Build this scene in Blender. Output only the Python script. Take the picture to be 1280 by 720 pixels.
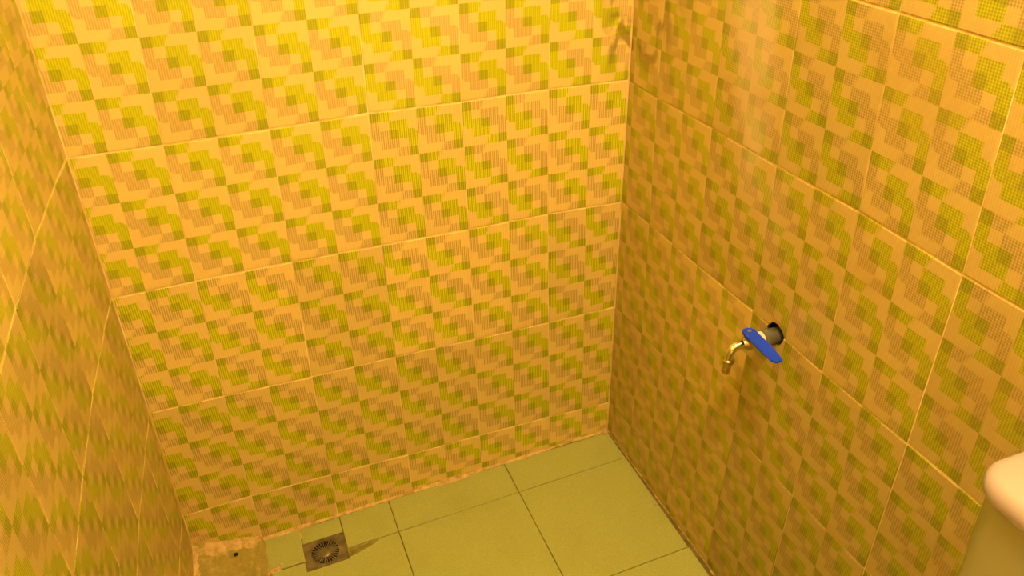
import bpy, bmesh, math, random
from mathutils import Vector, Matrix, noise
random.seed(7)
for o in list(bpy.data.objects): bpy.data.objects.remove(o, do_unlink=True)
scene = bpy.context.scene
COL = scene.collection

# ------------------------------------------------------------------ camera
def look_matrix(az, el, roll):
    d = Vector((math.sin(az)*math.cos(el), math.cos(az)*math.cos(el), math.sin(el)))
    r = Vector((math.cos(az), -math.sin(az), 0)); u = r.cross(d)
    r2 = r*math.cos(roll)+u*math.sin(roll); u2 = -r*math.sin(roll)+u*math.cos(roll)
    return Matrix((r2, u2, -d)).transposed()
cam_data = bpy.data.cameras.new('camera'); cam = bpy.data.objects.new('camera', cam_data); COL.objects.link(cam)
cam_data.sensor_width = 36; cam_data.lens = 28.93; cam_data.clip_start = 0.02
cam.location = (-0.8837, -1.5971, 1.6522)
cam.rotation_euler = look_matrix(0.3572, -0.5574, -0.0177).to_euler()
scene.camera = cam

# ------------------------------------------------------------------ world, light, exposure
world = bpy.data.worlds.new('world'); scene.world = world; world.use_nodes = True
world.node_tree.nodes['Background'].inputs[0].default_value = (1.0, 0.62, 0.25, 1)
world.node_tree.nodes['Background'].inputs[1].default_value = 0.02
LAMP_POS = Vector((-0.42, -1.25, 2.33))
LAMP_COLOR = (1.0, 0.70, 0.28)
LAMP_POWER = 108
scene.view_settings.view_transform = 'Standard'
scene.view_settings.look = 'None'
scene.view_settings.exposure = 0.0
scene.view_settings.gamma = 1.0
scene.view_settings.use_curve_mapping = False

# ------------------------------------------------------------------ node helpers
class NT:
    def __init__(self, name):
        self.mat = bpy.data.materials.new(name); self.mat.use_nodes = True
        self.nt = self.mat.node_tree; self.nt.nodes.clear()
        self.out = self.n('ShaderNodeOutputMaterial'); self.bsdf = self.n('ShaderNodeBsdfPrincipled')
        self.l(self.bsdf.outputs[0], self.out.inputs[0])
    def n(self, t, **k):
        x = self.nt.nodes.new(t)
        for a, b in k.items(): setattr(x, a, b)
        return x
    def l(self, a, b): self.nt.links.new(a, b)
    def put(self, sock, v):
        if isinstance(v, bpy.types.NodeSocket): self.l(v, sock)
        else: sock.default_value = v
    def m(self, op, a, b=None, c=None, clamp=False):
        x = self.n('ShaderNodeMath', operation=op, use_clamp=clamp)
        for i, v in enumerate((a, b, c)):
            if v is not None: self.put(x.inputs[i], v)
        return x.outputs[0]
    def mix(self, f, a, b, blend='MIX'):
        x = self.n('ShaderNodeMix', data_type='RGBA', blend_type=blend)
        self.put(x.inputs[0], f)
        for s, v in ((x.inputs[6], a), (x.inputs[7], b)):
            self.put(s, v if isinstance(v, bpy.types.NodeSocket) else (*v, 1))
        return x.outputs[2]
    def noise(self, scale, detail=4, vec=None, rough=.55, dist=0):
        x = self.n('ShaderNodeTexNoise'); x.inputs['Scale'].default_value = scale
        x.inputs['Detail'].default_value = detail; x.inputs['Roughness'].default_value = rough
        x.inputs['Distortion'].default_value = dist
        if vec is not None: self.l(vec, x.inputs['Vector'])
        return x.outputs['Fac']
    def step(self, v, a, b, lo=0., hi=1.):
        x = self.n('ShaderNodeMapRange', interpolation_type='SMOOTHSTEP')
        self.put(x.inputs['Value'], v); x.inputs[1].default_value = a; x.inputs[2].default_value = b
        x.inputs[3].default_value = lo; x.inputs[4].default_value = hi
        return x.outputs[0]
    def coord(self, which='Object'): return self.n('ShaderNodeTexCoord').outputs[which]
    def geo_pos(self): return self.n('ShaderNodeNewGeometry').outputs['Position']
    def bump(self, h, strength, dist):
        x = self.n('ShaderNodeBump'); x.inputs['Strength'].default_value = strength; x.inputs['Distance'].default_value = dist
        self.l(h, x.inputs['Height']); self.l(x.outputs[0], self.bsdf.inputs['Normal'])
    def set(self, **k):
        names = dict(color='Base Color', rough='Roughness', metal='Metallic', spec='Specular IOR Level', coat='Coat Weight', coatr='Coat Roughness', ecol='Emission Color', estr='Emission Strength')
        for a, v in k.items():
            s = self.bsdf.inputs[names[a]]
            if isinstance(v, tuple) and len(v) == 3: v = (*v, 1)
            self.put(s, v)
        return self

# printed wall-tile colours
C_L = (0.72, 0.535, 0.185); C_G = (0.48, 0.495, 0.010); C_P = (0.56, 0.410, 0.140); C_D = (0.35, 0.36, 0.012)
MOTIF_A = ['DGGLL', 'PLGGL', 'PPDGG', 'LPPLG', 'LLPPD']   # printed steps
MOTIF_B = ['DGLLL', 'PLGGL', 'LPDGL', 'LPPLG', 'LLLPD']   # beyond their rounded ends

def tile_material(name, rib, weave, fade, dirt, shade_gain):
    t = NT(name)
    uv = t.n('ShaderNodeUVMap'); uv.uv_map = 'UVMap'
    sep = t.n('ShaderNodeSeparateXYZ'); t.l(uv.outputs[0], sep.inputs[0])
    U, V = sep.outputs[0], sep.outputs[1]
    x5 = t.m('MULTIPLY', t.m('FRACT', U), 5.0)
    y5 = t.m('MULTIPLY', t.m('SUBTRACT', 1.0, t.m('FRACT', V)), 5.0)     # downwards
    cx, cy = t.m('FLOOR', x5), t.m('FLOOR', y5)
    fx, fy = t.m('FRACT', x5), t.m('FRACT', y5)
    idx = t.m('DIVIDE', t.m('ADD', t.m('ADD', t.m('MULTIPLY', cy, 5.0), cx), 0.5), 25.0)
    pal = dict(L=C_L, G=C_G, P=C_P, D=C_D)
    def ramp(M):
        r = t.n('ShaderNodeValToRGB'); cr = r.color_ramp; cr.interpolation = 'CONSTANT'
        seq = ''.join(M); stops = [(0, seq[0])] + [(i/25, seq[i]) for i in range(1, 25) if seq[i] != seq[i-1]]
        while len(cr.elements) < len(stops): cr.elements.new(0.5)
        for e, (p, c) in zip(cr.elements, stops): e.position = p
        for e, (p, c) in zip(cr.elements, stops): e.position = p; e.color = (*pal[c], 1)
        t.l(idx, r.inputs[0]); return r.outputs[0]
    a, b = ramp(MOTIF_A), ramp(MOTIF_B)
    qx = t.m('ADD', fx, t.m('MULTIPLY', fy, 0.5))                         # rounded end in the first and last row
    last = t.m('GREATER_THAN', cy, 2.0)
    q = t.m('ADD', t.m('MULTIPLY', qx, t.m('SUBTRACT', 1.0, t.m('MULTIPLY', last, 2.0))), t.m('MULTIPLY', last, 1.5))
    s1 = t.step(q, 0.15, 0.80)
    sgn = t.m('MULTIPLY', t.m('SUBTRACT', cx, 2.0), 0.5)
    s2 = t.step(t.m('MULTIPLY', t.m('SUBTRACT', fx, fy), sgn), 0.40, 0.75)
    edge_row = t.m('GREATER_THAN', t.m('ABSOLUTE', t.m('SUBTRACT', cy, 2.0)), 1.5)
    side = t.m('ADD', t.m('MULTIPLY', edge_row, s1), t.m('MULTIPLY', t.m('SUBTRACT', 1.0, edge_row), s2))
    col = t.mix(side, a, b)
    # halftone of the print: fine vertical ribs, on some tiles woven with horizontal ones
    wv = t.m('SINE', t.m('MULTIPLY', U, 2*math.pi*22))
    wh = t.m('SINE', t.m('MULTIPLY', V, 2*math.pi*24))
    h = t.m('ADD', t.m('MULTIPLY', wv, rib), t.m('MULTIPLY', wh, weave))
    sc = t.n('ShaderNodeSeparateColor'); t.l(col, sc.inputs[0])
    printed = t.step(sc.outputs[0], 0.58, 0.70, 1, 0.18)                 # pale ground carries little print
    hv = t.m('ADD', 1.0, t.m('MULTIPLY', h, printed))
    vm = t.n('ShaderNodeVectorMath', operation='SCALE'); t.l(col, vm.inputs[0]); t.l(hv, vm.inputs['Scale'])
    col = vm.outputs[0]
    pos = t.geo_pos()
    # duller print on the older batch, plus side-wall shade mixed into the colour
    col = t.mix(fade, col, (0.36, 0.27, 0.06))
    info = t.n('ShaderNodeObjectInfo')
    tint = t.m('MULTIPLY', t.m('ADD', 0.93, t.m('MULTIPLY', info.outputs['Random'], 0.14)), shade_gain)  # random tone per tile; side-wall tiles darkened to imitate light falloff
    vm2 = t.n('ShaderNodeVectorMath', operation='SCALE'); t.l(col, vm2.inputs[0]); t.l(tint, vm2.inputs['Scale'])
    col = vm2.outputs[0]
    # grime: loose blotches
    n1 = t.noise(3.2, 5, pos, .6, .4)
    col = t.mix(t.m('MULTIPLY', t.step(n1, 0.50, 0.78), dirt), col, (0.33, 0.21, 0.04))
    sp = t.n('ShaderNodeSeparateXYZ'); t.l(pos, sp.inputs[0]); X, Y, Z = sp.outputs
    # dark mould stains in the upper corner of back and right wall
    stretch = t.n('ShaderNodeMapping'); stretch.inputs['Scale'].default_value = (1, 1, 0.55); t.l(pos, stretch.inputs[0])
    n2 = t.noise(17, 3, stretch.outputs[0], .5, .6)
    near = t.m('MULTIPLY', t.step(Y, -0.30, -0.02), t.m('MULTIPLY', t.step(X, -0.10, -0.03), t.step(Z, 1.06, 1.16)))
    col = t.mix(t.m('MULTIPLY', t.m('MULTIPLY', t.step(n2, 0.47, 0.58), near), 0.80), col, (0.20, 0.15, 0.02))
    # pale soap film run down the right wall
    yc = t.m('ADD', Y, t.m('ADD', t.m('MULTIPLY', Z, -0.30), 0.80))     # slanted centre line
    band = t.step(t.m('ABSOLUTE', yc), 0.11, 0.02, 0, 1)
    n3 = t.noise(6, 3, stretch.outputs[0])
    film = t.m('MULTIPLY', t.m('MULTIPLY', band, t.step(n3, 0.36, 0.60)), t.m('MULTIPLY', t.step(Z, 0.86, 1.12), t.step(X, -0.02, 0.0)))
    col = t.mix(t.m('MULTIPLY', film, 0.34), col, (0.72, 0.60, 0.50))
    t.set(color=col, rough=t.step(n1, 0.3, 0.8, 0.30, 0.48), spec=0.45)
    hb = t.m('ADD', t.m('MULTIPLY', wv, 0.5*rib), t.m('MULTIPLY', t.noise(9, 2, pos), 1.0))
    t.bump(hb, 0.25, 0.002)
    return t.mat
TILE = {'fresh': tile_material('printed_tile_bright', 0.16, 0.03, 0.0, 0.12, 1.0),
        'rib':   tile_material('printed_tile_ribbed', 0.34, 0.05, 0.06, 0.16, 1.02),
        'weave': tile_material('printed_tile_woven', 0.26, 0.18, 0.16, 0.45, 0.70),  # colour lowered in place of dimmer light on the side walls
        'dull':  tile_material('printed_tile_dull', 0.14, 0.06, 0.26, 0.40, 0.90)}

def simple(name, color, rough=.5, metal=0., spec=.5, var=None, nscale=20, bump=0, bscale=60, bdist=.002):
    t = NT(name); pos = t.geo_pos()
    c = color
    if var is not None: c = t.mix(t.step(t.noise(nscale, 5, pos), .35, .68), color, var)
    t.set(color=c, rough=rough, metal=metal, spec=spec)
    if bump: t.bump(t.noise(bscale, 4, pos), bump, bdist)
    return t.mat
GROUT = simple('wall_grout', (0.88, 0.68, 0.34), .7, var=(0.62, 0.42, 0.14), nscale=11, bump=.5, bscale=200)
FGROUT = simple('floor_grout', (0.20, 0.17, 0.05), .85, var=(0.12, 0.10, 0.03), nscale=30)
PLASTER = simple('painted_plaster', (0.60, 0.48, 0.26), .8, var=(0.52, 0.40, 0.20), nscale=4)
CEIL = simple('ceiling_paint', (0.45, 0.38, 0.26), .85)
MORTAR = simple('loose_mortar', (0.74, 0.52, 0.22), .9, var=(0.46, 0.32, 0.09), nscale=45, bump=.9, bscale=160, bdist=.006)
def floor_mat():
    t = NT('green_floor_tile'); pos = t.geo_pos()
    sp = t.n('ShaderNodeTexWhiteNoise'); 
    base = t.mix(t.step(t.noise(420, 2, pos), .38, .62), (0.42, 0.465, 0.15), (0.35, 0.385, 0.115))
    base = t.mix(t.m('MULTIPLY', t.step(t.noise(5, 5, pos, .6), .45, .8), .45), base, (0.28, 0.27, 0.065))
    t.set(color=base, rough=t.step(t.noise(6, 3, pos), .3, .7, .42, .6), spec=.4)
    t.bump(t.noise(300, 2, pos), .2, .001)
    return t.mat
FTILE = floor_mat()
def patch_mat():
    t = NT('mortar_patch_surface'); pos = t.geo_pos()
    sp = t.n('ShaderNodeSeparateXYZ'); t.l(pos, sp.inputs[0])
    n = t.noise(38, 6, pos, .65)
    base = t.mix(t.step(n, .50, .74), (0.36, 0.30, 0.07), (0.56, 0.40, 0.13))
    base = t.mix(t.m('MULTIPLY', t.step(t.noise(90, 3, pos), .55, .7), .5), base, (0.30, 0.20, 0.05))
    t.set(color=base, rough=.9, spec=.2); t.bump(t.noise(130, 5, pos), .8, .005)
    return t.mat
PATCH = patch_mat()
DIRT = simple('wet_dirt', (0.20, 0.16, 0.03), .6, var=(0.32, 0.27, 0.07), nscale=60)
CERAMIC = NT('white_ceramic').set(color=(0.40, 0.33, 0.345), rough=.32, spec=.5).mat
CERAMIC_SHADED = NT('shaded_ceramic').set(color=(0.30, 0.29, 0.14), rough=.40, spec=.5).mat  # same ceramic as the lid, with the body's shade put into its colour
STEEL = simple('stained_steel', (0.30, 0.25, 0.15), .45, .6, var=(0.17, 0.14, 0.08), nscale=40, bump=.3)
STEEL_L = simple('rib_steel', (0.42, 0.36, 0.26), .35, .7)
BLACK = simple('black_void', (0.012, 0.010, 0.006), .9)
BRASS = simple('worn_brass', (0.66, 0.56, 0.30), .30, 1.0, var=(0.46, 0.38, 0.16), nscale=120)
CREAM = simple('pale_washer', (0.80, 0.66, 0.42), .45)
CHROME = simple('chrome', (0.80, 0.76, 0.66), .16, 1.0)
PVC = simple('grey_pipe', (0.13, 0.13, 0.11), .55, var=(0.11, 0.10, 0.06), nscale=60)
BLUE = simple('blue_plastic', (0.006, 0.050, 0.92), .38)
SEATM = NT('seat_plastic').set(color=(0.84, 0.82, 0.76), rough=.3).mat

# ------------------------------------------------------------------ object helpers
def link(name, mesh, mat=None, parent=None, kind=None, smooth=False):
    o = bpy.data.objects.new(name, mesh); COL.objects.link(o)
    if mat is not None: mesh.materials.append(mat)
    if parent is not None: o.parent = parent
    if kind: o['kind'] = kind
    if smooth:
        for p in mesh.polygons: p.use_smooth = True
    return o
def from_bm(name, bm, *a, **k):
    bmesh.ops.recalc_face_normals(bm, faces=bm.faces)
    me = bpy.data.meshes.new(name); bm.to_mesh(me); bm.free()
    return link(name, me, *a, **k)
def tag(o, label=None, cat=None, group=None, kind=None):
    for k, v in (('label', label), ('category', cat), ('group', group), ('kind', kind)):
        if v: o[k] = v
    return o
def prism(bm, poly, z0, z1):
    """poly of (x,y); z0,z1 may be callables"""
    f0 = z0 if callable(z0) else (lambda x, y: z0); f1 = z1 if callable(z1) else (lambda x, y: z1)
    a = [bm.verts.new((x, y, f0(x, y))) for x, y in poly]; b = [bm.verts.new((x, y, f1(x, y))) for x, y in poly]
    n = len(poly); bm.faces.new(a[::-1]); bm.faces.new(b)
    for i in range(n): bm.faces.new((a[i], a[(i+1) % n], b[(i+1) % n], b[i]))
def box(bm, x0, x1, y0, y1, z0, z1): prism(bm, [(x0, y0), (x1, y0), (x1, y1), (x0, y1)], z0, z1)
def lathe(bm, prof, origin, axis, seg=24, caps=True):
    """profile of (distance along axis, radius)"""
    axis = Vector(axis).normalized(); q = axis.to_track_quat('Z', 'Y'); origin = Vector(origin)
    rings = []
    for d, r in prof:
        rings.append([bm.verts.new(origin + q @ Vector((r*math.cos(2*math.pi*i/seg), r*math.sin(2*math.pi*i/seg), d))) for i in range(seg)])
    for a, b in zip(rings, rings[1:]):
        for i in range(seg): bm.faces.new((a[i], a[(i+1) % seg], b[(i+1) % seg], b[i]))
    if caps: bm.faces.new(rings[0][::-1]); bm.faces.new(rings[-1])
def sweep(bm, pts, radii, seg=16):
    pts = [Vector(p) for p in pts]; rings = []
    for i, p in enumerate(pts):
        t = (pts[min(i+1, len(pts)-1)]-pts[max(i-1, 0)]).normalized(); q = t.to_track_quat('Z', 'Y')
        rings.append([bm.verts.new(p + q @ Vector((radii[i]*math.cos(2*math.pi*k/seg), radii[i]*math.sin(2*math.pi*k/seg), 0))) for k in range(seg)])
    for a, b in zip(rings, rings[1:]):
        best = min(range(seg), key=lambda s: (a[0].co-b[s].co).length)
        for k in range(seg): bm.faces.new((a[k], a[(k+1) % seg], b[(k+1+best) % seg], b[(k+best) % seg]))
    bm.faces.new(rings[0][::-1]); bm.faces.new(rings[-1])
def smooth_angle(o, ang=40):
    me = o.data
    for p in me.polygons: p.use_smooth = True
    bm = bmesh.new(); bm.from_mesh(me)
    for e in bm.edges:
        e.smooth = len(e.link_faces) == 2 and e.calc_face_angle(0) < math.radians(ang)
    bm.to_mesh(me); bm.free()

# ------------------------------------------------------------------ room shell
SK = math.tan(0.0206)
ZTOP = 2.45; YF = -2.15
SUNK = 0.0012                                     # grout lies this far behind the tile faces
def right_x(s): return s*SK                       # tile face of right wall at distance s from corner
def left_x(s):
    s = min(s, 0.6); return -1.148 - 0.09*s + 0.075*s*s
def floor_z(x, y): return 0.036 + 0.043*x + 0.018*max(y, -0.8)

def wall_mesh(name, face_pts, normal, thick=0.10):
    """a slab: list of (x,y) along the base of the grout face, extruded away from the room"""
    bm = bmesh.new(); poly = list(face_pts) + [(x-n[0]*thick, y-n[1]*thick) for (x, y), n in reversed(list(zip(face_pts, normal)))]
    prism(bm, poly, -0.12, ZTOP)
    return from_bm(name, bm, GROUT, kind='structure')
wall_back = wall_mesh('wall_back', [(-1.35, SUNK), (0.15, SUNK)], [(0, -1)]*2)
wall_right = wall_mesh('wall_right', [(right_x(0)+SUNK, 0.10), (right_x(-YF)+SUNK, YF-.1)], [(-1, 0)]*2)
ls = [-0.10, 0, .1, .2, .3, .4, .5, .6, -YF+.1]
wall_left = wall_mesh('wall_left', [(left_x(max(s, 0))-SUNK, -s) for s in ls], [(1, 0)]*len(ls))
bm = bmesh.new(); box(bm, -1.35, 0.2, YF-0.10, YF, -0.12, ZTOP); wall_front = from_bm('wall_front', bm, PLASTER, kind='structure')
bm = bmesh.new(); box(bm, -1.35, 0.2, YF-.1, 0.1, ZTOP, ZTOP+.08); ceiling = from_bm('ceiling', bm, CEIL, kind='structure')
for nm, args in (('trim_1', (-1.2, 0.06, -0.010, SUNK, 1.985, ZTOP)), ('trim_2', (0.0, 0.16, YF, 0.0, 1.985, ZTOP)), ('trim_3', (-1.28, -1.135, YF, 0.0, 1.985, ZTOP))):
    bm = bmesh.new(); box(bm, *args)
    o = from_bm(nm, bm, PLASTER, kind='structure'); tag(o, 'cream painted plaster band above the wall tiles')

# ------------------------------------------------------------------ wall tiles
def tile_obj(parent, mat, corners, uvs, nrm, n_up=None):
    """corners: 4 world points bl, br, tr, tl on the tile face (already inset); uvs alike."""
    nrm = Vector(nrm); T = 0.0075; bev = 0.0014
    c = [Vector(p) + nrm*random.uniform(-0.0004, 0.0007) for p in corners]
    ctr = sum(c, Vector())/4; ucx = sum(u[0] for u in uvs)/4; ucy = sum(u[1] for u in uvs)/4
    verts = []; vu = []
    w = (c[1]-c[0]).length; h = (c[3]-c[0]).length
    for ring, (ins, dep) in enumerate(((0, T), (0, bev*.9), (bev*.4, bev*.25), (bev, 0))):
        for p, u in zip(c, uvs):
            d = p-ctr; fx = max(0, 1-2*ins/w); fy = max(0, 1-2*ins/h)
            ex = (c[1]-c[0]).normalized(); ey = nrm.cross(ex)
            q = ctr + ex*(d.dot(ex)*fx) + ey*(d.dot(ey)*fy) - nrm*dep
            verts.append(q); vu.append((ucx+(u[0]-ucx)*fx, ucy+(u[1]-ucy)*fy))
    faces = [(12, 13, 14, 15), (3, 2, 1, 0)]
    for r in range(3):
        for i in range(4): faces.append((4*r+i, 4*r+(i+1) % 4, 4*r+4+(i+1) % 4, 4*r+4+i))
    me = bpy.data.meshes.new('wall_tile'); me.from_pydata([v-ctr for v in verts], [], faces)
    uvl = me.uv_layers.new(name='UVMap')
    for lp in me.loops: uvl.data[lp.index].uv = vu[lp.vertex_index]
    o = link('wall_tile', me, mat, parent); o.location = ctr
    if me.polygons[0].normal.dot(nrm) < 0: me.flip_normals()
    return o
G, GV = 0.0017, 0.0009    # half of a bed joint, of an upright joint
ROWZ = [0.147, 0.465, 0.772, 1.073, 1.372, 1.675, 1.977]
WALL_TILES = {}
def lay_wall(wall, seams, P, nrm, bottom, orient, matfn, udir):
    """seams[j] = list of s positions (increasing u to the right) at row line j, first and last are the cut ends.
    P(s,z) -> world point. each tile is 2 x 3 motifs; cut tiles at ends keep the motif scale."""
    nrows = len(seams); ncol = len(seams[0][0])-1
    for r in range(-1, nrows-1):
        top = seams[r+1]
        for cidx in range(ncol):
            (s_tl, s_tr) = (top[0][cidx], top[0][cidx+1]); z_tl, z_tr = top[1][cidx], top[1][cidx+1]
            if r >= 0:
                bot = seams[r]; s_bl, s_br = bot[0][cidx], bot[0][cidx+1]; z_bl, z_br = bot[1][cidx], bot[1][cidx+1]; v0 = 0.0
            else:
                s_bl, s_br = s_tl, s_tr; z_bl, z_br = bottom(s_bl)+.002, bottom(s_br)+.002; v0 = None
            cor = [(s_bl+GV, z_bl+G), (s_br-GV, z_br+G), (s_tr-GV, z_tr-G), (s_tl+GV, z_tl-G)]
            # motif coordinates
            if cidx == 0: ur = 2.0; ul = 2.0-(s_tr-s_tl)/0.0995
            elif cidx == ncol-1: ul = 0.0; ur = (s_tr-s_tl)/0.0995
            else: ul, ur = 0.0, 2.0
            vt = 3.0
            vb_l = 0.0 if r >= 0 else 3.0-(z_tl-z_bl)/0.101
            vb_r = 0.0 if r >= 0 else 3.0-(z_tr-z_br)/0.101
            uv = [(ul, vb_l), (ur, vb_r), (ur, vt), (ul, vt)]
            if orient(cidx, r) == 'F': uv = [(-u, -v) for u, v in uv]
            WALL_TILES[(wall.name, cidx, r)] = tile_obj(wall, TILE[matfn(cidx, r)], [P(s, z) for s, z in cor], uv, nrm)

# back wall: s = x ; columns from left (cut) to right (cut)
bx = [[-0.9852, -0.7889, -0.5865, -0.387, -0.1842], [-0.989, -0.7911, -0.5909, -0.3892, -0.1893], [-0.987, -0.7894, -0.5929, -0.3906, -0.1938],
      [-0.9838, -0.7869, -0.5907, -0.3929, -0.1946], [-0.976, -0.7825, -0.5872, -0.3872, -0.1915], [-0.98, -0.785, -0.588, -0.39, -0.192], [-0.98, -0.785, -0.588, -0.39, -0.192]]
bz = [[.145, .149, .149, .1463, .1459, .146, .139], [.4686, .4676, .4642, .4666, .4632, .4618, .4635], [.7696, .7721, .7744, .7733, .7721, .7729, .7684],
      [1.0715, 1.0711, 1.0728, 1.077, 1.0733, 1.0743, 1.0692]] + [[z]*7 for z in ROWZ[4:]]
seams = [([left_x(0)+.001]+bx[j]+[-0.001], bz[j]) for j in range(7)]
OB = {3: 'UUUFUF', 2: 'UUUUFU', 1: 'UFUFUF', 0: 'UFFFUU', -1: 'UUFUFU', 4: 'UFUFFU', 5: 'FUUFUU'}
def mat_back(c, r):
    if r >= 3: return 'fresh'
    if r == 2: return 'fresh' if c <= 2 else 'rib'
    return 'rib'
lay_wall(wall_back, seams, lambda s, z: (s, 0.0, z), (0, -1, 0), lambda s: floor_z(s, 0), lambda c, r: OB[r][c], mat_back, 1)

# right wall: s = distance from the corner
ry = [[.1229, .3212, .5122, .712, .910], [.1379, .3358, .5288, .7204, .914], [.133, .3297, .524, .7238, .9191], [.1216, .3256, .5234, .7221, .9209],
      [.121, .321, .517, .7129, .911], [.121, .321, .517, .713, .911], [.121, .321, .517, .713, .911]]
rz = [[.145, .1487, .1509, .1524, .151, .15], [.4645, .465, .4693, .4659, .4601, .4653], [.770, .7709, .768, .7695, .763, .7623], [1.068, 1.0652, 1.0703, 1.07, 1.0737, 1.0696]] + [[z-.002]*6 for z in ROWZ[4:]]
seams = []
for j in range(7):
    s = [0.001]+ry[j]; z = list(rz[j])
    while s[-1] + .2 < -YF-.02: s.append(s[-1]+.199); z.append(z[-1])
    s.append(-YF-.002); z.append(z[-1]); seams.append((s, z))
nr = len(seams[0][0])-1
rnd = random.Random(11)
RO = {(c, r): rnd.choice('UF') for c in range(nr) for r in range(-1, 7)}
for r, row in {4: '...UF.', 3: 'FUFFUF', 2: 'UUUUUF', 1: 'UFFFUU', 0: 'FUUUUU', -1: 'UFUUFU'}.items():
    for c, ch in enumerate(row):
        if ch != '.': RO[(c, r)] = ch
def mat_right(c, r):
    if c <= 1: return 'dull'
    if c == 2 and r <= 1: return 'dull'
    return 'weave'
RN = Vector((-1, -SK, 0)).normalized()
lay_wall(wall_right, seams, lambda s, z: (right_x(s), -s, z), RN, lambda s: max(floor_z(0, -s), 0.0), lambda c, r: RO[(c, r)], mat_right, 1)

# left wall: u runs towards the back corner; s = y (negative .. 0)
ly = [-(.125+.2*k) for k in range(11) if .125+.2*k < -YF-.03][::-1]
seams = []
for j in range(7):
    z = [.147, .4643, .7718, 1.073, 1.375, 1.677, 1.979][j]
    s = [YF+.002]+ly+[-.001]; seams.append((s, [z+random.uniform(-.001, .001) for _ in s]))
nl = len(seams[0][0])-1
LO = {(c, r): rnd.choice('UF') for c in range(nl) for r in range(-1, 7)}
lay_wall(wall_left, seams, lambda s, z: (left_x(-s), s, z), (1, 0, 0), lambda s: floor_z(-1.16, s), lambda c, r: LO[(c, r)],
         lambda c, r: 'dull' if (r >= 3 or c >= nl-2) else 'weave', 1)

# ------------------------------------------------------------------ floor
bm = bmesh.new()
pts = [(-1.30, YF-.05), (0.12, YF-.05), (0.12, -0.80), (0.12, 0.05), (-1.30, 0.05), (-1.30, -0.80)]
DX0, DX1, DY0, DY1 = -0.8925, -0.7905, -0.1465, -0.0600      # drain plate
FSUNK = 0.003
v = {}
def fv(x, y, dz=0): return bm.verts.new((x, y, floor_z(x, y)-FSUNK+dz))
xs = [-1.30, DX0+.006, DX1-.006, 0.12]; ys = [YF-.05, -0.80, DY0+.006, DY1-.006, 0.05]
g = [[fv(x, y) for y in ys] for x in xs]
for i in range(3):
    for j in range(4):
        if (i, j) == (1, 2): continue                          # the drain shaft stays open
        bm.faces.new((g[i][j], g[i+1][j], g[i+1][j+1], g[i][j+1]))
shaft = [g[1][2], g[2][2], g[2][3], g[1][3]]; low = [bm.verts.new(q.co-Vector((0, 0, .07))) for q in shaft]
for i in range(4): bm.faces.new((shaft[i], shaft[(i+1) % 4], low[(i+1) % 4], low[i]))
bm.faces.new(low)
bl = [bm.verts.new((x, y, -0.14)) for x, y in ((-1.30, YF-.05), (0.12, YF-.05), (0.12, .05), (-1.30, .05))]
bm.faces.new(bl)
floor = from_bm('floor', bm, FGROUT, kind='structure')
floor.data.materials.append(BLACK)
for p in floor.data.polygons:
    if p.center.z < -0.03 and abs(p.center.x-(DX0+DX1)/2) < .1 and abs(p.center.y-(DY0+DY1)/2) < .1: p.material_index = 1

def floor_tile(poly, lift=0.0):
    bm = bmesh.new()
    cx = sum(p[0] for p in poly)/len(poly); cy = sum(p[1] for p in poly)/len(poly)
    tilt = (random.uniform(-.002, .002), random.uniform(-.002, .002))
    top = lambda x, y: floor_z(x, y)+lift+(x-cx)*tilt[0]+(y-cy)*tilt[1]
    prism(bm, poly, lambda x, y: floor_z(x, y)-0.008, top)
    bmesh.ops.recalc_face_normals(bm, faces=bm.faces)
    tf = max(bm.faces, key=lambda f: f.calc_center_median().z if abs(f.normal.z) > .8 else -9)
    bmesh.ops.bevel(bm, geom=list(tf.edges), offset=0.0012, segments=1, affect='EDGES')
    return from_bm('floor_tile', bm, FTILE, floor)
def rect(x0, x1, y0, y1, g=.0011): return [(x0+g, y0+g), (x1-g, y0+g), (x1-g, y1-g), (x0+g, y1-g)]
YA, YB = -0.1165, -0.450
XA, XB, XC = -0.3215, -0.6535, -0.983
floor_tile(rect(XA, -0.003, YA, -0.004)); floor_tile(rect(XB, XA, YA, -0.004)); floor_tile(rect(-0.787, XB, YA+.001, -.004))
floor_tile(rect(DX0+.001, -0.787, DY1+.002, -.004), -.0006); floor_tile(rect(XC, DX0+.001, YA+.002, -.004), .0008)
floor_tile(rect(XA, -0.002, YB, YA)); floor_tile(rect(XB, XA, YB, YA), .0004)
g_ = .0011
floor_tile([(XC+g_, YB+g_), (XB-g_, YB+g_), (XB-g_, YA-g_), (DX1+.003, YA-g_), (DX1+.003, DY0-.002), (DX0-.002, DY0-.002), (DX0-.002, YA-g_), (XC+g_, YA-g_)], .0003)
floor_tile(rect(-1.168, XC, YB, YA-.01))
for x0, x1 in ((XA, 0.0), (XB, XA), (XC, XB), (-1.17, XC)): floor_tile(rect(x0, x1, -0.798, YB))

# raised rear floor the toilet stands on (only its top edge could ever show from another position)
bm = bmesh.new(); box(bm, -1.20, 0.06, YF-.02, -0.80, -0.05, 0.17); step = from_bm('trim_4', bm, FGROUT, kind='structure')
tag(step, 'raised floor slab with pale green tiles')
y = -0.80
for k, (y0, y1) in enumerate(((-1.13, -0.80), (-1.462, -1.13), (-1.794, -1.462), (-2.13, -1.794))):
    for x0, x1 in ((XA, 0.010), (XB, XA), (XC, XB), (-1.172, XC)):
        b2 = bmesh.new(); prism(b2, rect(x0, x1, y0, y1), 0.166, 0.176); from_bm('floor_tile', b2, FTILE, step)

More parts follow.
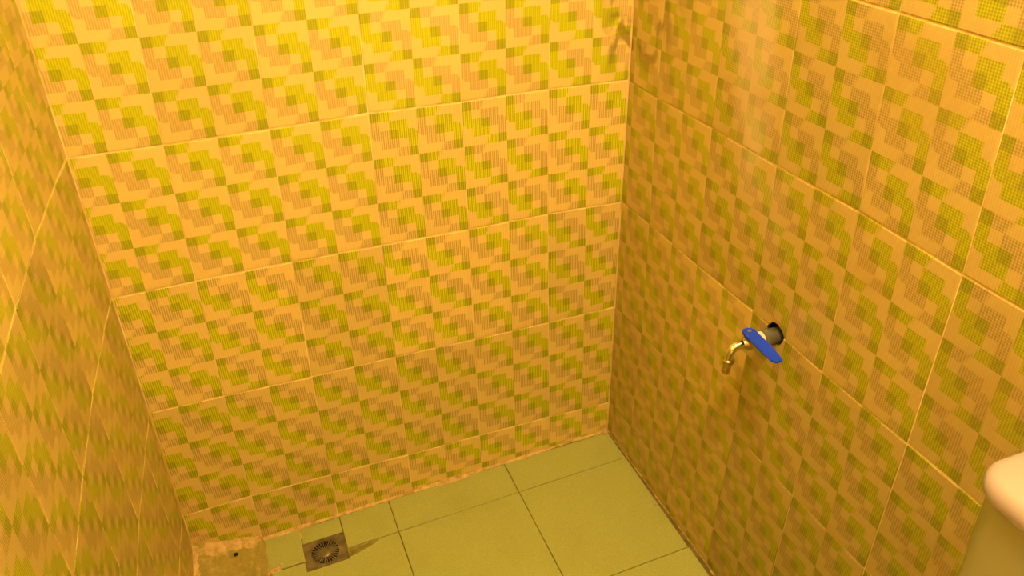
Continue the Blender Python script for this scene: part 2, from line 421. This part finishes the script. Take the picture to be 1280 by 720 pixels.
# ------------------------------------------------------------------ mortar smeared along the floor edges
def bead(name, path, widths, heights, mat, parent):
    """irregular fillet between wall and floor; path = list of (point on floor at wall, inward direction)"""
    bm = bmesh.new(); rows = []
    for (p, d), w, h in zip(path, widths, heights):
        p = Vector(p); d = Vector(d)
        ring = []
        for k in range(5):
            a = k/4
            q = p + d*(w*a) + Vector((0, 0, h*(1-a)**1.6 + .0006 + random.uniform(-.0006, .0010)))
            q.z = max(q.z, floor_z(q.x, q.y)-.002 if k == 4 else q.z)
            ring.append(bm.verts.new(q))
        rows.append(ring)
    for a, b in zip(rows, rows[1:]):
        for k in range(4): bm.faces.new((a[k], b[k], b[k+1], a[k+1]))
    return from_bm(name, bm, mat, parent, smooth=True)
def lump(x, seed): return 0.5+0.5*noise.noise(Vector((x*9, seed, 0))) + 0.35*noise.noise(Vector((x*40, seed, 3)))
path = []; W = []; H = []
N = 170
for i in range(N+1):
    x = -0.985+(0.98)*i/N
    path.append(((x, 0.001, floor_z(x, 0)), (0, -1, 0)))
    big = math.exp(-((x+.47)/.06)**2)+.8*math.exp(-((x+.93)/.07)**2)+.5*math.exp(-((x+.26)/.03)**2)+1.2*math.exp(-((x+.004)/.012)**2)
    W.append(max(.003, .004+.006*lump(x, 1)+.012*big*lump(x, 5))); H.append(max(.002, .003+.004*lump(x, 2)+.004*big))
bead('mortar_bead', path, W, H, MORTAR, floor)
path = []; W = []; H = []
for i in range(121):
    s = 0.002+0.79*i/120; x = right_x(s)
    path.append(((x-.0005, -s, floor_z(x, -s)), (-1, 0, 0)))
    l = max(0, lump(s*1.7, 8)-.45)
    W.append(.0015+.006*l); H.append(.0012+.004*l)
bead('mortar_bead', path, W, H, MORTAR, floor)

# mortar patch heaped in the left corner
bm = bmesh.new(); nx, ny = 46, 40; grid = []
PX0, PX1 = -1.160, -0.984; PY0, PY1 = -0.30, 0.001
for i in range(nx+1):
    col_ = []
    for j in range(ny+1):
        x = PX0+(PX1-PX0)*i/nx; y = PY0+(PY1-PY0)*j/ny
        x += 0.006*noise.noise(Vector((x*30, y*30, 1)))*(i == nx)
        a = min(1, max(0, (x-PX0)/(PX1-PX0))); wy = max(0, -y)
        heap = 0.044*(1-a)**0.9*math.exp(-wy/0.12)+0.012*math.exp(-wy/0.03)
        edge = min(1, (1-a)/.06)
        nz = .0045*noise.noise(Vector((x*42, y*42, 2)))+.0025*noise.noise(Vector((x*120, y*120, 5)))
        dent = -.018*math.exp(-(((x+1.068)/.007)**2+((y+.040)/.006)**2))
        rim = .004*math.exp(-((a-.97)/.05)**2)*(1 if wy < .13 else 0)
        col_.append(bm.verts.new((x, y, floor_z(x, y)+.0015+(heap+nz)*edge+dent+rim)))
    grid.append(col_)
for i in range(nx):
    for j in range(ny): bm.faces.new((grid[i][j], grid[i+1][j], grid[i+1][j+1], grid[i][j+1]))
from_bm('mortar_patch', bm, PATCH, floor, smooth=True)
def patch_z(x, y):
    a = min(1, max(0, (x-PX0)/(PX1-PX0))); wy = max(0, -y)
    return floor_z(x, y)+.0015+0.044*(1-a)**0.9*math.exp(-wy/0.12)+0.012*math.exp(-wy/0.03)
def smear(name, pts, width, height, seed, zf):
    # rough ridge of mortar following a line on the floor
    bm = bmesh.new(); rows = []
    n = len(pts)
    for i, (x, y) in enumerate(pts):
        x2, y2 = pts[min(i+1, n-1)]; x1, y1 = pts[max(i-1, 0)]
        d = Vector((x2-x1, y2-y1, 0)).normalized(); nn = Vector((-d.y, d.x, 0))
        l = .62+.38*(lump(i*.05, seed)-.5); w = width*(.5+.8*l); row = []
        for k in range(7):
            u = k/3-1
            q = Vector((x, y, 0))+nn*(w*u*(1+.25*noise.noise(Vector((i*.7, k, seed)))))
            q.z = zf(q.x, q.y)-.0012+height*l*(1-u*u)*(1+.5*noise.noise(Vector((i*.9, k*.8, seed+4))))
            row.append(bm.verts.new(q))
        rows.append(row)
    for a, b in zip(rows, rows[1:]):
        for k in range(6): bm.faces.new((a[k], b[k], b[k+1], a[k+1]))
    return from_bm(name, bm, MORTAR, floor, smooth=True)
def seg(p, q, n): return [(p[0]+(q[0]-p[0])*i/n, p[1]+(q[1]-p[1])*i/n) for i in range(n+1)]
smear('mortar_ridge', seg((-1.152, -.016), (-.988, -.012), 60), .017, .008, 11, lambda x, y: patch_z(x, min(y, 0)))
smear('mortar_ridge', seg((-1.150, -.030), (-1.150, -.10), 26), .012, .007, 13, patch_z)
smear('mortar_ridge', seg((-.985, -.006), (-.983, -.120), 40), .0042, .004, 17, floor_z)
smear('mortar_ridge', seg((-1.02, -.125), (-.955, -.108), 26), .010, .007, 19, floor_z)
smear('mortar_ridge', seg((-.8925, -.004), (-.8925, -.040), 16), .0026, .003, 23, floor_z)
hb_ = bmesh.new(); bmesh.ops.create_icosphere(hb_, subdivisions=2, radius=.0062)
for q in hb_.verts: q.co *= random.uniform(.85, 1.1); q.co.z *= .45
hole = from_bm('hole_shade_lump', hb_, BLACK, floor, smooth=True); hole.location = (-1.052, -.040, patch_z(-1.052, -.040)+.0015)  # black lump stands in for the shade inside a small hole
# crumbs of mortar
for k, (cx, cy, r) in enumerate(((-.905, -.085, .004), (-.018, -.012, .006), (-.255, -.010, .005), (-.20, -.008, .004), (-.962, -.110, .008), (-.975, -.120, .007), (-.95, -.100, .005), (-.012, -.30, .003), (-.008, -.115, .004))):
    b2 = bmesh.new(); bmesh.ops.create_icosphere(b2, subdivisions=1, radius=r)
    for q in b2.verts: q.co *= random.uniform(.7, 1.2); q.co.z *= .5
    o = from_bm('mortar_crumb', b2, MORTAR, floor, smooth=True); o.location = (cx, cy, floor_z(cx, cy)+r*.25)
# silt wedge beside the drain
b2 = bmesh.new()
poly = [(DX1+.003, -.145), (-.760, -.140), (-.725, -.130), (-.700, -.1172), (-.715, -.1165), (-.740, -.122), (-.765, -.119), (DX1+.003, -.116)]
prism(b2, poly, lambda x, y: floor_z(x, y)-.001, lambda x, y: floor_z(x, y)+.0012)
from_bm('silt_wedge', b2, DIRT, floor)

# ------------------------------------------------------------------ floor drain
dcx, dcy = (DX0+DX1)/2, (DY0+DY1)/2
dz = floor_z(dcx, dcy)-.0018
drain = bpy.data.objects.new('floor_drain', None); COL.objects.link(drain); drain.location = (dcx, dcy, dz)
drain.rotation_euler = (math.atan(.018), -math.atan(.043), 0)
tag(drain, 'square dark steel floor drain with round slotted grate', 'drain')
hw, hh = (DX1-DX0)/2, (DY1-DY0)/2
R1, SEG = .0375, 48
bm = bmesh.new(); top = []; bot = []; otop = []; obot = []
for i in range(SEG):
    a = 2*math.pi*i/SEG; cx, sy = math.cos(a), math.sin(a)
    t = min(hw/abs(cx) if abs(cx) > 1e-6 else 9, hh/abs(sy) if abs(sy) > 1e-6 else 9)
    top.append(bm.verts.new((R1*cx, R1*sy, 0))); bot.append(bm.verts.new((R1*cx, R1*sy, -.006)))
    otop.append(bm.verts.new((t*cx, t*sy, 0))); obot.append(bm.verts.new((t*cx, t*sy, -.006)))
for i in range(SEG):
    j = (i+1) % SEG
    bm.faces.new((top[i], top[j], otop[j], otop[i])); bm.faces.new((bot[i], bot[j], obot[j], obot[i]))
    bm.faces.new((top[i], top[j], bot[j], bot[i])); bm.faces.new((otop[i], otop[j], obot[j], obot[i]))
from_bm('drain_plate', bm, STEEL, drain)
bm = bmesh.new(); lathe(bm, [(-.004, .0150), (-.0012, .0150), (0, .0140), (.0002, .004), (.0002, .0001)], (0, 0, 0), (0, 0, 1), 32, caps=False)
smooth_angle(from_bm('hub', bm, STEEL, drain), 50)
bm = bmesh.new(); lathe(bm, [(-.005, .0376), (-.0002, .0376), (-.0002, .0352), (-.005, .0352)], (0, 0, 0), (0, 0, 1), 48, caps=False)
from_bm('grate_rim', bm, STEEL, drain)
bm = bmesh.new(); lathe(bm, [(-.0125, .0365), (-.012, .0001)], (0, 0, 0), (0, 0, 1), 32, caps=False)
from_bm('drain_cup', bm, BLACK, drain)
bm = bmesh.new(); prism(bm, [(.0145, -.0006), (.0356, -.0009), (.0356, .0009), (.0145, .0006)], -.004, -.0008)
first = from_bm('grate_rib', bm, STEEL_L, drain)
for k in range(1, 28):
    o = first.copy(); COL.objects.link(o); o.parent = drain; o.rotation_euler = (0, 0, 2*math.pi*k/28)

# ------------------------------------------------------------------ tap on the right wall
FY, FZ = -0.590, 0.7560; FX = right_x(-FY)
# ragged pipe hole through the tiles and into the wall
bmc = bmesh.new(); ringA = []; ringB = []
for i in range(22):
    a = 2*math.pi*i/22; r = .0215+.0045*noise.noise(Vector((math.cos(a)*1.7, math.sin(a)*1.7, 4)))
    yy = FY-.006+r*1.10*math.cos(a); zz = FZ+.006+r*math.sin(a)*1.05
    ringA.append(bmc.verts.new((FX-.03, yy, zz))); ringB.append(bmc.verts.new((FX+.06, yy, zz)))
for i in range(22): j = (i+1) % 22; bmc.faces.new((ringA[i], ringA[j], ringB[j], ringB[i]))
bmc.faces.new(ringA[::-1]); bmc.faces.new(ringB)
bmesh.ops.recalc_face_normals(bmc, faces=bmc.faces)
mc = bpy.data.meshes.new('cut'); bmc.to_mesh(mc); bmc.free(); cutter = bpy.data.objects.new('cut', mc); COL.objects.link(cutter)
mc.materials.append(GROUT)
targets = [wall_right]+[WALL_TILES[('wall_right', c, r)] for c in (2, 3, 4) for r in (1, 2) if ('wall_right', c, r) in WALL_TILES]
for t in targets:
    md = t.modifiers.new('hole', 'BOOLEAN'); md.object = cutter; md.operation = 'DIFFERENCE'; md.solver = 'EXACT'
bpy.context.view_layer.update(); dg = bpy.context.evaluated_depsgraph_get()
new = [(t, bpy.data.meshes.new_from_object(t.evaluated_get(dg))) for t in targets]
for t, me in new: t.modifiers.clear(); t.data = me
bpy.data.objects.remove(cutter, do_unlink=True)
wall_right.data.materials.clear(); wall_right.data.materials.append(GROUT); wall_right.data.materials.append(BLACK)
for p in wall_right.data.polygons:
    p.material_index = 1 if (p.center-Vector((FX+.03, FY, FZ))).length < .05 and p.area < .01 else 0

tap = bpy.data.objects.new('water_tap', None); COL.objects.link(tap); tap.location = (FX-.004, FY, FZ-.004)
tag(tap, 'small brass wall tap with blue lever handle and grey pipe collar on the tiled wall', 'tap')
AX = (-1, 0, 0)
bm = bmesh.new(); lathe(bm, [(-.050, .0150), (.004, .0165), (.006, .0180), (.019, .0180), (.0205, .0165), (.021, .011)], (0, 0, 0), AX, 28)
smooth_angle(from_bm('pipe_collar', bm, PVC, tap))
bm = bmesh.new(); lathe(bm, [(.0205, .0140), (.0215, .0158), (.0275, .0158), (.0290, .0135), (.0345, .0110)], (0, 0, 0), AX, 20)
smooth_angle(from_bm('end_washer', bm, CREAM, tap))
bm = bmesh.new(); lathe(bm, [(.034, .0095), (.038, .0120), (.044, .0142), (.052, .0142), (.058, .0120), (.062, .0090), (.066, .0085)], (0, 0, 0), AX, 24)
lathe(bm, [(.006, .0085), (.0145, .0085), (.015, .0060), (.0185, .0060)], (-.050, 0, 0), (0, 0, 1), 20)
smooth_angle(from_bm('valve_body', bm, BRASS, tap))
# spout: runs out, dips, ends in a downward hose barb
pts = [(-.064, 0, 0), (-.070, 0, 0), (-.076, 0, -.0008), (-.0815, 0, -.0035), (-.086, 0, -.0085), (-.0885, 0, -.017), (-.0895, 0, -.027)]
bm = bmesh.new(); sweep(bm, pts, [.0088, .0086, .0084, .0082, .0080, .0080, .0080], 20)
smooth_angle(from_bm('spout', bm, CHROME, tap))
bm = bmesh.new(); lathe(bm, [(0, .0095), (.001, .0118), (.007, .0118), (.008, .0098)], (-.0895, 0, -.0265), (-.06, 0, -1), 20)
smooth_angle(from_bm('spout_nut', bm, BRASS, tap))
bm = bmesh.new(); lathe(bm, [(0, .0080), (.004, .0088), (.0045, .0074), (.010, .0086), (.0105, .0072), (.016, .0084), (.0165, .0070), (.022, .0080), (.0235, .0072), (.0235, .0052), (.014, .0050)], (-.0900, 0, -.0340), (-.10, 0, -1), 20)
smooth_angle(from_bm('hose_barb', bm, BRASS, tap), 30)
# lever: flat blue paddle from the stem towards the room
bm = bmesh.new(); 
outline = [(-.0622, -.050), (-.0605, -.080), (-.056, -.088), (-.043, -.088), (-.039, -.080), (-.0375, -.050)]
poly = [(-.0375, .004)]+[(-.050+.0125*math.cos(math.pi*k/12), .004+.0105*math.sin(math.pi*k/12)) for k in range(1, 12)]+[(-.0625, .004)]+outline
top_z = lambda x, y: .0245-.006*min(1, max(0, (-y-.015)/.06))
prism(bm, poly, lambda x, y: top_z(x, y)-.0048, top_z)
bmesh.ops.bevel(bm, geom=[e for e in bm.edges if abs(e.verts[0].co.z-e.verts[1].co.z) < .003], offset=.0011, segments=2, affect='EDGES')
lever = from_bm('lever_handle', bm, BLUE, tap); smooth_angle(lever, 35)
bm = bmesh.new(); lathe(bm, [(.0120, .0092), (.0195, .0098)], (-.050, .0, 0), (0, 0, 1), 24); smooth_angle(from_bm('handle_skirt', bm, BLUE, lever))
bm = bmesh.new(); lathe(bm, [(.0238, .0040), (.0262, .0040), (.0268, .0028)], (-.050, .002, 0), (0, 0, 1), 6); from_bm('handle_screw', bm, BRASS, lever)

# ------------------------------------------------------------------ toilet beside the right wall
def rrect(x0, x1, y0, y1, r, n=8):
    pts = []
    for cx, cy, a0 in ((x1-r, y1-r, 0), (x0+r, y1-r, 90), (x0+r, y0+r, 180), (x1-r, y0+r, 270)):
        for k in range(n+1):
            a = math.radians(a0+90*k/n); pts.append((cx+r*math.cos(a), cy+r*math.sin(a)))
    return pts
def loft(bm, sections, cap=True):
    rings = [[bm.verts.new((x, y, z)) for x, y in poly] for poly, z in sections]; n = len(rings[0])
    for a, b in zip(rings, rings[1:]):
        for i in range(n): bm.faces.new((a[i], a[(i+1) % n], b[(i+1) % n], b[i]))
    if cap: bm.faces.new(rings[0][::-1]); bm.faces.new(rings[-1])
TY0, TY1 = -1.545, -1.140; TX0, TX1 = -0.165, 0.012; LZ = 0.985
toilet = bpy.data.objects.new('toilet', None); COL.objects.link(toilet); toilet.location = (TX1, (TY0+TY1)/2, 0.176)
tag(toilet, 'white ceramic toilet cistern with a rounded lid standing against the tiled wall', 'toilet')
def tl(o): o.location = (-toilet.location.x, -toilet.location.y, -toilet.location.z); return o
bm = bmesh.new()
def lidsec(ins, z): return (rrect(TX0+ins, TX1-min(ins, .004), TY0+ins, TY1-ins, max(.006, .045-ins)), z)
loft(bm, [lidsec(.012, LZ-.036), lidsec(.004, LZ-.033), lidsec(.0005, LZ-.026), lidsec(0, LZ-.018), lidsec(.002, LZ-.010), lidsec(.007, LZ-.0045), lidsec(.016, LZ-.001), lidsec(.030, LZ)])
tl(from_bm('cistern_lid', bm, CERAMIC, toilet, smooth=True))
bm = bmesh.new()
def tsec(ins, z): return (rrect(TX0+.008+ins, TX1-.002, TY0+.008+ins, TY1-.008-ins, .038), z)
loft(bm, [tsec(.020, .615), tsec(.010, .640), tsec(.006, .72), tsec(.002, .86), tsec(.0, LZ-.034)])
cist = tl(from_bm('cistern', bm, CERAMIC_SHADED, toilet)); smooth_angle(cist, 50)
bm = bmesh.new(); lathe(bm, [(-.002, .022), (.002, .022), (.004, .020), (.004, .0001)], (-.075, (TY0+TY1)/2, LZ), (0, 0, 1), 28, caps=False)
tl(from_bm('flush_button', bm, CHROME, toilet))
yc = (TY0+TY1)/2
def egg(x_back, x_front, hw, n=40):
    pts = []
    for k in range(n):
        a = 2*math.pi*k/n; c, s = math.cos(a), math.sin(a)
        xm = x_back-(x_back-x_front)*.42
        pts.append((xm+(c*(x_back-xm) if c > 0 else c*(xm-x_front)), yc+hw*s))
    return pts
bm = bmesh.new()
loft(bm, [(egg(-.10, -.50, .11), .176), (egg(-.10, -.49, .105), .25), (egg(-.09, -.52, .12), .36), (egg(-.07, -.60, .165), .50), (egg(-.05, -.64, .182), .570), (egg(-.05, -.645, .184), .590),
          (egg(-.16, -.60, .140), .592), (egg(-.19, -.57, .115), .52), (egg(-.25, -.50, .06), .42)])
tl(from_bm('bowl', bm, CERAMIC, toilet, smooth=True))
bm = bmesh.new(); loft(bm, [(egg(-.175, -.645, .185), .594), (egg(-.17, -.650, .188), .602), (egg(-.175, -.645, .184), .618), (egg(-.19, -.63, .17), .624)])
tl(from_bm('seat_cover', bm, SEATM, toilet, smooth=True))
bm = bmesh.new(); loft(bm, [(rrect(-.155, .0, yc-.10, yc+.10, .02), .176), (rrect(-.155, .0, yc-.12, yc+.12, .02), .616)])
tl(from_bm('pedestal_back', bm, CERAMIC, toilet))

# ------------------------------------------------------------------ ceiling lamp
lamp = bpy.data.objects.new('ceiling_lamp', None); COL.objects.link(lamp); lamp.location = (LAMP_POS.x, LAMP_POS.y, ZTOP)
tag(lamp, 'lit round glass globe lamp on the ceiling', 'lamp')
bm = bmesh.new(); lathe(bm, [(0, .045), (.012, .045), (.018, .030), (.05, .024), (.06, .020)], (0, 0, 0), (0, 0, -1), 28)
smooth_angle(from_bm('lamp_holder', bm, SEATM, lamp))
GR = 0.10
BULB = NT('lit_opal_glass').set(color=(.9, .9, .85), ecol=LAMP_COLOR, estr=LAMP_POWER/(4*math.pi**2*GR*GR)).mat
bm = bmesh.new()
prof = [(.058, .024)]+[(.155+GR*math.sin(math.radians(a)), GR*math.cos(math.radians(a))) for a in range(-72, 90, 9)]+[(.155+GR, .001)]
lathe(bm, prof, (0, 0, 0), (0, 0, -1), 32)
from_bm('glass_globe', bm, BULB, lamp, smooth=True)
